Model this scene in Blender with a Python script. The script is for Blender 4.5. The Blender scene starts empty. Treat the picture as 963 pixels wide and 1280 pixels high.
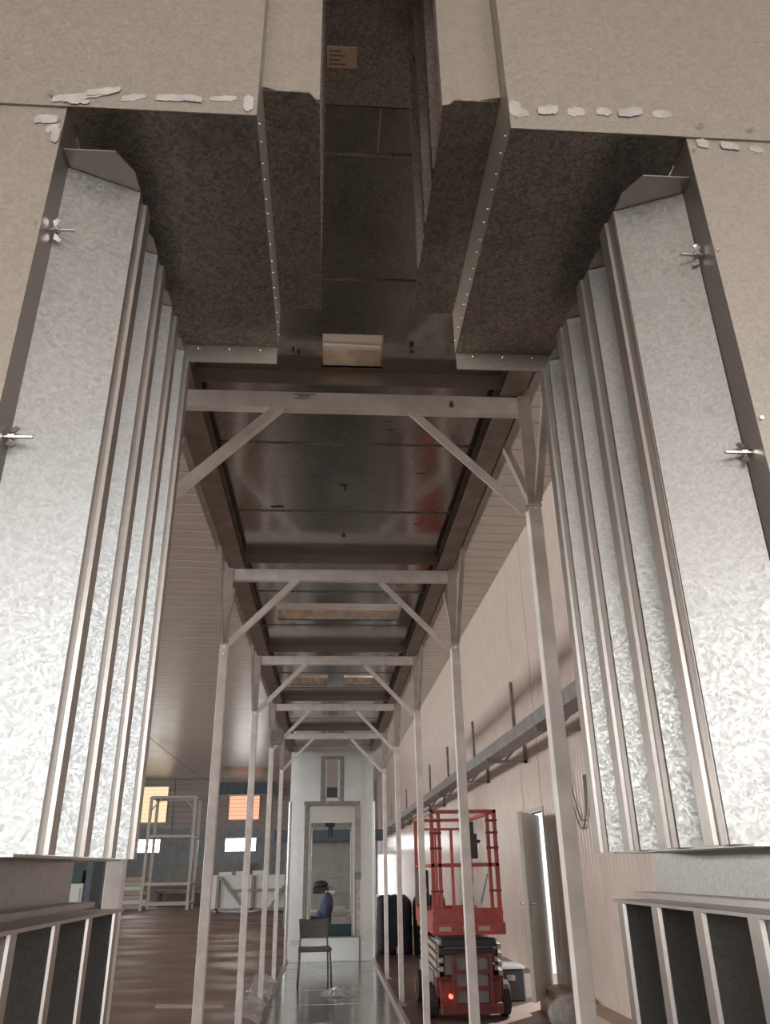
import bpy, bmesh, math, random
from mathutils import Vector, Matrix
random.seed(7)
SC = bpy.context.scene
COL = SC.collection

# ------------------------------------------------------------------ camera
F_PX, CX, CY, EYE = 969.0, 481.5, 640.0, 1.45
fw = Vector((409 - CX, 1087 - CY, F_PX)).normalized()          # tunnel axis in camera space (x right, y down)
up = Vector((448 - CX, -1466 - CY, F_PX)); up -= fw * up.dot(fw); up.normalize()
rt = fw.cross(up); rt = rt if rt.x > 0 else -rt
cam_d = bpy.data.cameras.new('camera'); cam = bpy.data.objects.new('camera', cam_d); COL.objects.link(cam)
ax = Vector((rt.x, fw.x, up.x)); ay = -Vector((rt.y, fw.y, up.y)); az = -Vector((rt.z, fw.z, up.z))
M3 = Matrix((ax, ay, az)).transposed()
cam.matrix_world = Matrix.Translation((0, 0, EYE)) @ M3.to_4x4()
cam_d.sensor_fit = 'VERTICAL'; cam_d.sensor_height = 24; cam_d.lens = 24 * F_PX / 1280
cam_d.clip_start = 0.02; cam_d.clip_end = 400
SC.camera = cam

# ------------------------------------------------------------------ world, lights, exposure
w = bpy.data.worlds.new('daylight'); SC.world = w; w.use_nodes = True
w.node_tree.nodes['Background'].inputs[0].default_value = (0.86, 0.93, 1.0, 1)
w.node_tree.nodes['Background'].inputs[1].default_value = 2.2
def area(name, loc, rot, sx, sy, power, col=(1, 0.97, 0.93)):
    d = bpy.data.lights.new(name, 'AREA'); d.shape = 'RECTANGLE'; d.size = sx; d.size_y = sy
    d.energy = power; d.color = col
    o = bpy.data.objects.new(name, d); COL.objects.link(o); o.location = loc; o.rotation_euler = rot
    return o
R90 = math.pi / 2
# window band behind the photographer, an added unseen side opening, and the window bands of the left wall
area('rear_window_daylight', (-3.5, -10.9, 3.3), (R90, 0, 0), 11.5, 2.0, 410, (1, 0.985, 0.965))
area('added_side_light', (2.85, -5.0, 2.15), (R90, 0, R90), 6.0, 4.0, 100, (0.97, 1.0, 1.0))  # added light, out of view, to brighten the baffle plates
area('window_band_daylight', (-15.8, 14, 3.2), (R90, 0, -R90), 34, 1.6, 1400, (1, 0.96, 0.92))
sd = bpy.data.lights.new('sun', 'SUN'); sd.energy = 4.0; sd.angle = 0.01; sd.color = (1, 0.95, 0.88)
sun = bpy.data.objects.new('sun', sd); COL.objects.link(sun)
sun.rotation_euler = Vector((-0.71, -0.80, -1.0)).to_track_quat('-Z', 'Y').to_euler()
SC.view_settings.view_transform = 'Standard'; SC.view_settings.look = 'None'
SC.view_settings.gamma = 1; SC.view_settings.use_curve_mapping = False
SC.view_settings.exposure = 0.56

# ------------------------------------------------------------------ materials
def nodes(m):
    m.use_nodes = True
    return m.node_tree, m.node_tree.nodes['Principled BSDF']
def mat(name, col, rough=0.5, metal=0.0, var=0.12, scale=6.0, bump=0.0, bscale=60.0, stretch=(1, 1, 1), dirt=None, spec=0.5):
    """plain painted / concrete style surface: base colour with mottled variation"""
    m = bpy.data.materials.new(name); t, b = nodes(m); L = t.links
    tc = t.nodes.new('ShaderNodeTexCoord'); mp = t.nodes.new('ShaderNodeMapping')
    mp.inputs['Scale'].default_value = stretch; L.new(tc.outputs['Object'], mp.inputs[0])
    n = t.nodes.new('ShaderNodeTexNoise'); n.inputs['Scale'].default_value = scale; n.inputs['Detail'].default_value = 6
    L.new(mp.outputs[0], n.inputs[0])
    r = t.nodes.new('ShaderNodeValToRGB'); e = r.color_ramp.elements
    e[0].position = 0.3; e[1].position = 0.7
    d = dirt or tuple(c * (1 - 2 * var) for c in col)
    e[0].color = (*d, 1); e[1].color = (*[min(1, c * (1 + var)) for c in col], 1)
    L.new(n.outputs[0], r.inputs[0]); L.new(r.outputs[0], b.inputs['Base Color'])
    b.inputs['Roughness'].default_value = rough; b.inputs['Metallic'].default_value = metal
    b.inputs['Specular IOR Level'].default_value = spec
    if bump:
        n2 = t.nodes.new('ShaderNodeTexNoise'); n2.inputs['Scale'].default_value = bscale; L.new(mp.outputs[0], n2.inputs[0])
        bp = t.nodes.new('ShaderNodeBump'); bp.inputs['Strength'].default_value = bump; bp.inputs['Distance'].default_value = 0.01
        L.new(n2.outputs[0], bp.inputs['Height']); L.new(bp.outputs[0], b.inputs['Normal'])
    return m
def galv(name, col, rough=0.36, spangle=45.0, amount=0.25, metal=0.92, grime=0.25, gcol=(0.20, 0.17, 0.14), bump=0.06, rv=0.07):
    """galvanised sheet: zinc spangle cells vary tone, gloss and tilt; broad handling grime"""
    m = bpy.data.materials.new(name); t, b = nodes(m); L = t.links
    tc = t.nodes.new('ShaderNodeTexCoord')
    nz = t.nodes.new('ShaderNodeTexNoise'); nz.inputs['Scale'].default_value = 30; L.new(tc.outputs['Object'], nz.inputs[0])
    mx = t.nodes.new('ShaderNodeMixRGB'); mx.inputs[0].default_value = 0.03
    L.new(tc.outputs['Object'], mx.inputs[1]); L.new(nz.outputs['Color'], mx.inputs[2])
    v = t.nodes.new('ShaderNodeTexVoronoi'); v.inputs['Scale'].default_value = spangle; L.new(mx.outputs[0], v.inputs[0])
    sp = t.nodes.new('ShaderNodeSeparateColor'); L.new(v.outputs['Color'], sp.inputs[0])
    def mr(src, a, c):
        k = t.nodes.new('ShaderNodeMapRange'); k.inputs[3].default_value = a; k.inputs[4].default_value = c
        L.new(src, k.inputs[0]); return k.outputs[0]
    tone = mr(sp.outputs[0], 1 - amount, 1 + amount * 0.4)
    base = t.nodes.new('ShaderNodeMixRGB'); base.blend_type = 'MULTIPLY'; base.inputs[0].default_value = 1
    base.inputs[1].default_value = (*col, 1); L.new(tone, base.inputs[2])
    g = t.nodes.new('ShaderNodeTexNoise'); g.inputs['Scale'].default_value = 3.2; g.inputs['Detail'].default_value = 8; g.inputs['Roughness'].default_value = 0.65
    L.new(tc.outputs['Object'], g.inputs[0])
    gr = t.nodes.new('ShaderNodeMapRange'); gr.inputs[1].default_value = 0.5; gr.inputs[2].default_value = 0.75
    gr.inputs[3].default_value = 0; gr.inputs[4].default_value = grime; L.new(g.outputs[0], gr.inputs[0])
    mg = t.nodes.new('ShaderNodeMixRGB'); mg.inputs[2].default_value = (*gcol, 1)
    L.new(gr.outputs[0], mg.inputs[0]); L.new(base.outputs[0], mg.inputs[1]); L.new(mg.outputs[0], b.inputs['Base Color'])
    b.inputs['Metallic'].default_value = metal
    L.new(mr(sp.outputs[1], rough - rv, rough + rv), b.inputs['Roughness'])
    n3 = t.nodes.new('ShaderNodeTexNoise'); n3.inputs['Scale'].default_value = 2.2; n3.inputs['Detail'].default_value = 2
    L.new(tc.outputs['Object'], n3.inputs[0])
    ad = n3
    bp = t.nodes.new('ShaderNodeBump'); bp.inputs['Strength'].default_value = bump; bp.inputs['Distance'].default_value = 0.02
    L.new(ad.outputs[0], bp.inputs['Height']); L.new(bp.outputs[0], b.inputs['Normal'])
    return m
def emit(name, col, s):
    m = bpy.data.materials.new(name); t, b = nodes(m)
    b.inputs['Base Color'].default_value = (*col, 1); b.inputs['Emission Color'].default_value = (*col, 1)
    b.inputs['Emission Strength'].default_value = s
    return m
G_FRONT = galv('galvanised_front', (0.40, 0.355, 0.30), 0.52, 230, 0.12, 0.75, 0.14, bump=0.03)
G_FIN = galv('galvanised_fin', (0.41, 0.40, 0.38), 0.40, 260, 0.15, 0.88, 0.12, bump=0.05)
G_LIP = galv('galvanised_lip', (0.44, 0.41, 0.38), 0.32, 260, 0.06, 0.92, 0.2, bump=0.0, rv=0.015)
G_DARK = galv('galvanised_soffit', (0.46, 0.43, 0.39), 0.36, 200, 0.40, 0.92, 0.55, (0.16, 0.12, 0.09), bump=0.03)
G_SLOT_SHADED = galv('galvanised_slot_shaded', (0.26, 0.235, 0.21), 0.30, 200, 0.2, 0.92, 0.5, (0.10, 0.08, 0.07), bump=0.02)  # same zinc sheet, with the shade inside the slot put into its colour
G_ROOF = galv('galvanised_roof', (0.50, 0.49, 0.46), 0.155, 120, 0.20, 0.95, 0.35, (0.20, 0.16, 0.13), bump=0.05, rv=0.03)
G_FLOOR = galv('galvanised_floor', (0.52, 0.52, 0.50), 0.18, 80, 0.2, 0.95, 0.5, (0.16, 0.13, 0.11), bump=0.10)
G_END = galv('galvanised_end', (0.66, 0.68, 0.66), 0.40, 90, 0.10, 0.85, 0.12)
ZINC = mat('zinc_plated', (0.75, 0.75, 0.73), 0.22, 1.0, 0.05)
WHITE = mat('white_painted_steel', (0.90, 0.87, 0.83), 0.45, 0.0, 0.06, 9, dirt=(0.74, 0.70, 0.66))
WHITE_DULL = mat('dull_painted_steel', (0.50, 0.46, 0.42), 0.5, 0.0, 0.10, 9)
RAIL = mat('brown_primer_steel', (0.30, 0.25, 0.21), 0.5, 0.2, 0.15, 7)
SCUFF = mat('white_scuff_paint', (0.43, 0.39, 0.355), 0.7, 0.0, 0.10, 40)
CREAM = mat('cream_lining', (0.66, 0.58, 0.48), 0.6, 0.0, 0.12, 14, dirt=(0.40, 0.34, 0.27))
WALLP = mat('wall_panel_paint', (0.72, 0.61, 0.55), 0.22, 0.0, 0.04, 2.5, dirt=(0.66, 0.56, 0.50))
CEILP = mat('ceiling_panel_paint', (0.53, 0.46, 0.40), 0.28, 0.0, 0.05, 2.0)
UPPERP = mat('upper_cladding_paint', (0.42, 0.38, 0.35), 0.4, 0.0, 0.05, 2.0)
BLOCK = mat('blue_grey_wall', (0.36, 0.40, 0.43), 0.7, 0.0, 0.10, 3)
CONC = mat('brown_concrete', (0.20, 0.135, 0.11), 0.50, 0.0, 0.18, 0.9, 0.10, 8, dirt=(0.14, 0.092, 0.075), spec=0.35)
def damp(m):
    t = m.node_tree; b = t.nodes['Principled BSDF']; L = t.links
    tc = t.nodes.new('ShaderNodeTexCoord'); mp = t.nodes.new('ShaderNodeMapping'); mp.inputs['Scale'].default_value = (0.35, 0.8, 1)
    n = t.nodes.new('ShaderNodeTexNoise'); n.inputs['Scale'].default_value = 1.4; n.inputs['Detail'].default_value = 5
    k = t.nodes.new('ShaderNodeMapRange'); k.inputs[1].default_value = 0.38; k.inputs[2].default_value = 0.6; k.inputs[3].default_value = 0.36; k.inputs[4].default_value = 0.6
    L.new(tc.outputs['Object'], mp.inputs[0]); L.new(mp.outputs[0], n.inputs[0]); L.new(n.outputs[0], k.inputs[0]); L.new(k.outputs[0], b.inputs['Roughness'])
damp(CONC)
PLINTH = mat('tan_plinth', (0.50, 0.40, 0.32), 0.8, 0.0, 0.10, 4)
RED = mat('red_lift_paint', (0.46, 0.085, 0.07), 0.42, 0.0, 0.12, 12, dirt=(0.32, 0.07, 0.06))
DRED = mat('dull_red_paint', (0.20, 0.05, 0.045), 0.6, 0.0, 0.2, 12)
GREYP = mat('grey_steel', (0.30, 0.29, 0.28), 0.5, 0.3, 0.12, 10)
BEIGE = mat('beige_steel', (0.45, 0.41, 0.36), 0.5, 0.1, 0.12, 10)
BLACK = mat('black_plastic', (0.035, 0.035, 0.038), 0.45, 0.0, 0.15, 20)
CHAIRM = mat('charcoal_plastic', (0.11, 0.11, 0.105), 0.45, 0.0, 0.1, 15)
RUBBER = mat('tyre_rubber', (0.045, 0.04, 0.04), 0.75, 0.0, 0.15, 20)
NAVY = mat('navy_cover', (0.030, 0.034, 0.055), 0.6, 0.0, 0.2, 8, 0.3, 12)
BLUE = mat('blue_cloth', (0.07, 0.09, 0.17), 0.8, 0.0, 0.25, 10, 0.3, 14)
BLUEST = mat('blue_steel', (0.09, 0.12, 0.15), 0.5, 0.0, 0.1, 6)
TEAL = mat('teal_board', (0.045, 0.10, 0.105), 0.6, 0.0, 0.1, 6)
WBOX = mat('white_board', (0.72, 0.74, 0.72), 0.5, 0.0, 0.05, 3)
GREENG = mat('grey_green_panel', (0.34, 0.36, 0.33), 0.6, 0.0, 0.08, 3)
DOORM = mat('grey_door_paint', (0.62, 0.62, 0.58), 0.4, 0.0, 0.04, 3)
ORANGE = mat('orange_plastic', (0.75, 0.16, 0.06), 0.5, 0.0, 0.08, 10)
SACKM = mat('grey_sack', (0.36, 0.34, 0.32), 0.9, 0.0, 0.15, 12, 0.4, 20)
PAPER = mat('buff_paper', (0.55, 0.42, 0.32), 0.7, 0.0, 0.06, 12)
INK = mat('dark_ink', (0.20, 0.15, 0.12), 0.6, 0.0, 0.05, 12)
GROUND = mat('outdoor_ground', (0.55, 0.50, 0.44), 0.9, 0.0, 0.1, 1.0)
DAY = emit('daylit_window', (1.0, 1.0, 0.98), 10)
DAYDOOR = emit('daylight_opening', (1.0, 0.99, 0.96), 9)
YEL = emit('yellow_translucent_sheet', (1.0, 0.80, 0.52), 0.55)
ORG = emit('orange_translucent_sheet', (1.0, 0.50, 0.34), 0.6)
TAIL = emit('red_lamp', (1.0, 0.10, 0.06), 3)
SMUDGE = mat('brown_smudge', (0.075, 0.06, 0.05), 0.6, 0.0, 0.2, 30)
def film_mat():
    m = bpy.data.materials.new('clear_film'); t, b = nodes(m)
    b.inputs['Base Color'].default_value = (0.75, 0.75, 0.76, 1); b.inputs['Roughness'].default_value = 0.2
    b.inputs['Alpha'].default_value = 0.55
    n = t.nodes.new('ShaderNodeTexNoise'); n.inputs['Scale'].default_value = 14
    bp = t.nodes.new('ShaderNodeBump'); bp.inputs['Strength'].default_value = 0.5
    t.links.new(n.outputs[0], bp.inputs['Height']); t.links.new(bp.outputs[0], b.inputs['Normal'])
    return m
FILM = film_mat()

# ------------------------------------------------------------------ mesh builder
class MB:
    def __init__(s, off=(0, 0, 0)): s.v = []; s.f = []; s.o = Vector(off); s.sm = False
    def add(s, vs, fs):
        n = len(s.v); s.v += [Vector(p) - s.o for p in vs]; s.f += [[i + n for i in f] for f in fs]; return s
    def box(s, x0, x1, y0, y1, z0, z1):
        x0, x1 = sorted((x0, x1)); y0, y1 = sorted((y0, y1)); z0, z1 = sorted((z0, z1))
        return s.add([(x, y, z) for z in (z0, z1) for y in (y0, y1) for x in (x0, x1)],
                     [(0, 2, 3, 1), (4, 5, 7, 6), (0, 1, 5, 4), (2, 6, 7, 3), (0, 4, 6, 2), (1, 3, 7, 5)])
    def prism(s, poly, axis, a, b):
        """closed 2-D polygon extruded along an axis ('x': poly=(y,z), 'y': (x,z), 'z': (x,y))"""
        k = {'x': lambda p, t: (t, p[0], p[1]), 'y': lambda p, t: (p[0], t, p[1]), 'z': lambda p, t: (p[0], p[1], t)}[axis]
        n = len(poly)
        return s.add([k(p, a) for p in poly] + [k(p, b) for p in poly],
                     [tuple(range(n))[::-1], tuple(range(n, 2 * n))] + [(i, (i + 1) % n, n + (i + 1) % n, n + i) for i in range(n)])
    def strip(s, line, axis, a, b, th=0.0025):
        """bent sheet: an open polyline thickened by th and extruded"""
        pts = [Vector((p[0], p[1])) for p in line]; off = []
        for i, p in enumerate(pts):
            d0 = (pts[i] - pts[i - 1]).normalized() if i else None
            d1 = (pts[i + 1] - pts[i]).normalized() if i < len(pts) - 1 else None
            ns = [Vector((-d.y, d.x)) for d in (d0, d1) if d is not None]
            nn = sum(ns, Vector((0, 0))).normalized(); off.append(p + nn * th / max(0.4, nn.dot(ns[0])))
        return s.prism([tuple(p) for p in pts] + [tuple(p) for p in reversed(off)], axis, a, b)
    def bar(s, p0, p1, w, h, up=(0, 0, 1)):
        p0, p1 = Vector(p0), Vector(p1); d = (p1 - p0).normalized(); u = Vector(up)
        if abs(d.dot(u)) > 0.97: u = Vector((0, 1, 0))
        r = d.cross(u).normalized(); u = r.cross(d)
        c = [r * a * w / 2 + u * b * h / 2 for a, b in ((-1, -1), (1, -1), (1, 1), (-1, 1))]
        return s.add([p0 + q for q in c] + [p1 + q for q in c], [(3, 2, 1, 0), (4, 5, 6, 7)] + [(i, (i + 1) % 4, 4 + (i + 1) % 4, 4 + i) for i in range(4)])
    def angle(s, p0, p1, w, up, th=0.005):
        """L-section: one leg along `up`, the other across"""
        p0, p1 = Vector(p0), Vector(p1); d = (p1 - p0).normalized(); r = d.cross(Vector(up)).normalized(); u = r.cross(d)
        c = [Vector((0, 0, 0)), r * w, r * w + u * th, r * th + u * th, r * th + u * w, u * w]
        n = 6
        return s.add([p0 + q for q in c] + [p1 + q for q in c], [tuple(range(n))[::-1], tuple(range(n, 2 * n))] + [(i, (i + 1) % n, n + (i + 1) % n, n + i) for i in range(n)])
    def tube(s, pts, r, n=8, closed=False):
        pts = [Vector(p) for p in pts]; rings = []; prev = None
        for i, p in enumerate(pts):
            a = pts[max(0, i - 1)]; b = pts[min(len(pts) - 1, i + 1)]; d = (b - a).normalized()
            if prev is None: prev = Vector((0, 0, 1)) if abs(d.z) < 0.9 else Vector((1, 0, 0))
            x = (prev - d * prev.dot(d)).normalized(); y = d.cross(x); prev = x
            rr = r[i] if isinstance(r, (list, tuple)) else r
            rings.append([p + (x * math.cos(2 * math.pi * k / n) + y * math.sin(2 * math.pi * k / n)) * rr for k in range(n)])
        vs = [q for g in rings for q in g]
        fs = [(i * n + k, i * n + (k + 1) % n, (i + 1) * n + (k + 1) % n, (i + 1) * n + k) for i in range(len(pts) - 1) for k in range(n)]
        fs += [tuple(range(n))[::-1], tuple(range((len(pts) - 1) * n, len(pts) * n))]
        return s.add(vs, fs)
    def ball(s, c, r, n=8, m=5, sx=1, sy=1, sz=1):
        c = Vector(c); vs = [c + Vector((0, 0, r * sz))]; fs = []
        for j in range(1, m):
            t = math.pi * j / m
            vs += [c + Vector((r * sx * math.sin(t) * math.cos(2 * math.pi * k / n), r * sy * math.sin(t) * math.sin(2 * math.pi * k / n), r * sz * math.cos(t))) for k in range(n)]
        vs.append(c - Vector((0, 0, r * sz)))
        fs += [(0, 1 + k, 1 + (k + 1) % n) for k in range(n)]
        for j in range(m - 2): fs += [(1 + j * n + k, 1 + (j + 1) * n + k, 1 + (j + 1) * n + (k + 1) % n, 1 + j * n + (k + 1) % n) for k in range(n)]
        e = len(vs) - 1; fs += [(e, 1 + (m - 2) * n + (k + 1) % n, 1 + (m - 2) * n + k) for k in range(n)]
        return s.add(vs, fs)
    def mesh(s, name, m):
        me = bpy.data.meshes.new(name); me.from_pydata([tuple(p) for p in s.v], [], s.f); me.validate()
        b = bmesh.new(); b.from_mesh(me); bmesh.ops.recalc_face_normals(b, faces=b.faces); b.to_mesh(me); b.free()
        if s.sm:
            for p in me.polygons: p.use_smooth = True
        me.materials.append(m); return me
def part(name, mb, m, parent=None, loc=None, bevel=0, smooth=False, kind=None, label=None):
    mb.sm = smooth
    o = bpy.data.objects.new(name, mb.mesh(name, m)); COL.objects.link(o)
    if parent is not None: o.parent = parent
    if loc is not None: o.location = loc
    if bevel:
        b = o.modifiers.new('bevel', 'BEVEL'); b.width = bevel; b.segments = 2; b.limit_method = 'ANGLE'
    if kind: o['kind'] = kind
    if label: o['label'] = label
    return o
def again(src, parent=None, loc=None, rot=None):
    o = src.copy(); COL.objects.link(o)
    o.parent = parent if parent is not None else src.parent
    if loc is not None: o.location = loc
    if rot is not None: o.rotation_euler = rot
    return o
def thing(name, label, cat, loc=(0, 0, 0), rz=0, group=None):
    o = bpy.data.objects.new(name, None); COL.objects.link(o); o.location = loc; o.rotation_euler = (0, 0, rz)
    o.empty_display_size = 0.1
    o['label'] = label; o['category'] = cat
    if group: o['group'] = group
    return o
def tag(o, label, cat, group=None):
    o['label'] = label; o['category'] = cat
    if group: o['group'] = group
    return o
def struct(name, mb=None, m=None, parent=None, loc=(0, 0, 0)):
    if mb is None:
        o = bpy.data.objects.new(name, None); COL.objects.link(o); o.location = loc
    else:
        o = part(name, mb, m, parent)
    if parent is None: o['kind'] = 'structure'
    else: o.parent = parent
    return o
def pane(name, mb, m, parent): return part(name, mb, m, parent)

# ================================================================== SETTING
XW, YB, XL, YF = 2.66, 45.0, -16.0, -11.0          # right wall face, back wall, left wall, wall behind the camera
def zc(x): return 5.72 + (XW - x) * 0.028           # ceiling height rises gently to the left

floor = struct('floor', MB().box(XL, 3.4, YF - 6, YB + 4, -0.25, -0.02), CONC)
part('floor_line', MB().prism([(-2.06, 11.32), (-1.22, 11.1), (-1.2, 10.86), (-2.02, 11.0)], 'z', -0.0195, -0.018), PLINTH, floor)
ground = MB().box(3.4, 16, -12, 50, -0.3, -0.06)
part_ground = struct('floor_outside', ground, GROUND)

# right wall: ribbed sandwich panels, one metre each, above a tan plinth
DY0, DY1, DZ1 = 10.15, 11.05, 2.08                  # door opening
wall_right = struct('wall_right', None, loc=(XW, 0, 0))
def vprofile(L=1.0, pitch=0.1, d=0.003):
    pts = []; y = 0.004
    n = int(round(L / pitch))
    for i in range(n):
        y0 = i * pitch + (0.002 if i == 0 else 0)
        pts += [(0, y0), (0, i * pitch + 0.062), (d, i * pitch + 0.068), (d, i * pitch + 0.094)]
    pts += [(0, L - 0.002), (0.08, L - 0.002), (0.08, 0.002)]
    return pts
pm = MB().prism(vprofile(), 'z', 0.23, 6.6)
first = None
for i in range(int(YF), int(YB)):
    y = i + 0.12
    if DY0 - 1 < y < DY1: continue
    if -8.2 < y < -2.2:  # unseen opening added to go with the side light
        part('wall_panel', MB().prism(vprofile(), 'z', 4.2, 6.6), WALLP, wall_right, (0, y, 0)); continue
    if first is None: first = part('wall_panel', pm, WALLP, wall_right, (0, y, 0))
    else: again(first, wall_right, (0, y, 0))
ya = [i + 0.12 for i in range(int(YF), int(YB)) if DY0 - 1 < i + 0.12 < DY1]
part('wall_panel', MB().prism(vprofile(DY0 - ya[0], 0.103), 'z', 0.23, 6.6), WALLP, wall_right, (0, ya[0], 0))
part('wall_panel', MB().prism(vprofile(DY1 - DY0, 0.1), 'z', DZ1, 6.6), WALLP, wall_right, (0, DY0, 0))
part('wall_panel', MB().prism(vprofile(ya[-1] + 1 - DY1, 0.107), 'z', 0.23, 6.6), WALLP, wall_right, (0, DY1, 0))
trim_1 = struct('trim_1', MB().box(XW - 0.23, XW + 0.3, YF, -7.9, -0.02, 0.23).box(XW - 0.23, XW + 0.3, -1.9, DY0, -0.02, 0.23).box(XW - 0.23, XW + 0.3, DY1, YB, -0.02, 0.23), PLINTH)

# door leaf folded back on its hinges, daylight showing in the hinge gap
door_1 = struct('door_1', None, loc=(XW - 0.075, DY0 - 0.02, 0.16))
ang = math.atan2(-0.80, -0.41)
door_1.rotation_euler = (0, 0, ang)
part('door_leaf', MB().box(0.0, 0.9, -0.022, 0.022, 0.0, 1.86), DOORM, door_1, bevel=0.004)
h = part('door_handle', MB().tube([(0.84, 0.02, 0.92), (0.84, 0.075, 0.92), (0.72, 0.08, 0.92)], 0.010).tube([(0.84, -0.02, 0.92), (0.84, -0.075, 0.92), (0.72, -0.08, 0.92)], 0.010), ZINC, door_1, smooth=True)
part('lock_plate', MB().box(0.82, 0.86, -0.026, 0.026, 0.78, 0.98), ZINC, door_1)
hg = part('hinge', MB().tube([(-0.03, 0.0, 0), (-0.03, 0.0, 0.10)], 0.012).box(-0.06, 0.03, -0.004, 0.004, 0.01, 0.09), GREYP, door_1, (0, 0, 1.62))
again(hg, door_1, (0, 0, 0.80)); again(hg, door_1, (0, 0, 0.12))
trim_2 = struct('trim_2', MB().box(XW - 0.01, XW + 0.10, DY0 - 0.045, DY0, 0.23, DZ1 + 0.05).box(XW - 0.01, XW + 0.10, DY1, DY1 + 0.045, 0.23, DZ1 + 0.05).box(XW - 0.01, XW + 0.10, DY0, DY1, DZ1, DZ1 + 0.05), DOORM)

# back wall: blue-grey block lower part, ribbed brownish cladding above, lit windows and coloured translucent sheets
wall_back = struct('wall_back', None, loc=(0, YB, 0))
BZ = 3.55
WINS = [(-10.15, -8.75), (-5.42, -3.75), (-0.55, 0.85)]
DOORB = (1.85, 2.45, 2.12)
def hrow(z0, z1, xs, m, name):
    x = XL
    for a, b in sorted(xs) + [(3.4, 3.4)]:
        if a > x: part(name, MB().box(x, a, 0, 0.2, z0, z1), m, wall_back)
        x = b
hrow(-0.02, DOORB[2], [(DOORB[0], DOORB[1])], BLOCK, 'wall_block')
hrow(DOORB[2], 2.36, [], BLOCK, 'wall_block')
hrow(2.36, 3.06, WINS, BLOCK, 'wall_block')
hrow(3.06, BZ, [], BLOCK, 'wall_block')
def rib(z0, n, pitch, d):
    pts = []
    for i in range(n): pts += [(0, z0 + i * pitch), (0, z0 + i * pitch + pitch * 0.7), (d, z0 + i * pitch + pitch * 0.78), (d, z0 + i * pitch + pitch * 0.94)]
    return pts + [(0, z0 + n * pitch), (0.12, z0 + n * pitch), (0.12, z0)]
part('wall_backing', MB().box(XL, 3.4, 0.21, 0.3, DOORB[2] + 0.2, 7.0), UPPERP, wall_back)
up0 = part('wall_panel', MB().prism(rib(BZ, 10, 0.28, 0.02), 'x', 0, 3.85), UPPERP, wall_back, (XL, 0, 0))
for i in range(1, 5): again(up0, wall_back, (XL + i * 3.88, 0, 0))
for k, (a, b) in enumerate(WINS):
    wn = struct('window_%d' % (k + 1), None, loc=((a + b) / 2, YB, 2.36))
    hw = (b - a) / 2
    part('window_frame', MB().box(-hw, hw, -0.03, 0.05, 0, 0.05).box(-hw, hw, -0.03, 0.05, 0.65, 0.70).box(-hw, -hw + 0.05, -0.03, 0.05, 0.05, 0.65).box(hw - 0.05, hw, -0.03, 0.05, 0.05, 0.65).box(-0.02, 0.02, -0.03, 0.05, 0.05, 0.65), WBOX, wn)
    for c in (-1, 1): part('window_pane', MB().box(min(c * 0.02, c * (hw - 0.05)), max(c * 0.02, c * (hw - 0.05)), 0.0, 0.02, 0.05, 0.65), DAY, wn)
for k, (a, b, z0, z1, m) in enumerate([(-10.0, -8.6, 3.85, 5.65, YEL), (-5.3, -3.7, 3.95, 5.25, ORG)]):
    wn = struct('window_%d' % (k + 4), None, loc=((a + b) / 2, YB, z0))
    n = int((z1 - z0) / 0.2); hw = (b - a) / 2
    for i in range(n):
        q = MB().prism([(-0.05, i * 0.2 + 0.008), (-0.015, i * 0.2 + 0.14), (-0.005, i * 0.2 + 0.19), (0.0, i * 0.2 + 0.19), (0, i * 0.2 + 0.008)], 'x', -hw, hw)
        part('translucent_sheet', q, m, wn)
    part('window_frame', MB().box(-hw - 0.04, -hw, -0.06, 0, 0, z1 - z0).box(hw, hw + 0.04, -0.06, 0, 0, z1 - z0), UPPERP, wn)
door_2 = struct('door_2', None, loc=((DOORB[0] + DOORB[1]) / 2, YB, 0))
part('door_daylight_panel', MB().box(-0.3, 0.3, 0.16, 0.2, 0, DOORB[2]), DAYDOOR, door_2)
part('door_frame', MB().box(-0.34, -0.3, -0.03, 0.12, 0, DOORB[2]).box(0.3, 0.34, -0.03, 0.12, 0, DOORB[2]).box(-0.34, 0.34, -0.03, 0.12, DOORB[2], DOORB[2] + 0.06), GREYP, door_2)

# unseen left wall with its window band, and the wall behind the camera with its window opening
struct('wall_left', MB().box(XL - 0.2, XL, YF, YB, -0.02, 2.4).box(XL - 0.2, XL, YF, YB, 4.0, 7).box(XL - 0.2, XL, YF, -3, 2.4, 4.0).box(XL - 0.2, XL, 31, YB, 2.4, 4.0), UPPERP)
struct('wall_front', MB().box(XL, XW + 0.3, YF - 0.2, YF, -0.02, 2.25).box(XL, XW + 0.3, YF - 0.2, YF, 4.35, 7).box(XL, -9.3, YF - 0.2, YF, 2.25, 4.35).box(2.3, XW + 0.3, YF - 0.2, YF, 2.25, 4.35), UPPERP)

# ceiling: lined panels whose small ribs run across the hall
ceiling = struct('ceiling', None)
def ceil_panel(L):
    pts = []; p = 0.30; n = int(L / p)
    for i in range(n): pts += [(i * p + 0.004, 0), (i * p + 0.24, 0), (i * p + 0.255, 0.018), (i * p + 0.285, 0.018)]
    pts += [(n * p - 0.012, 0), (n * p - 0.012, 0.12), (0.004, 0.12)]
    mb = MB().prism(pts, 'x', 0, 1)
    sx = XL - 0.2
    for v in mb.v:
        x = sx + (3.4 - sx) * v.x; v.x = x; v.z += zc(x)
    return mb
y = YF; cp = None
while y < YB:
    if cp is None: cp = part('ceiling_panel', ceil_panel(4.5), CEILP, ceiling, (0, y, 0))
    else: again(cp, ceiling, (0, y, 0))
    y += 4.5

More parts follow.
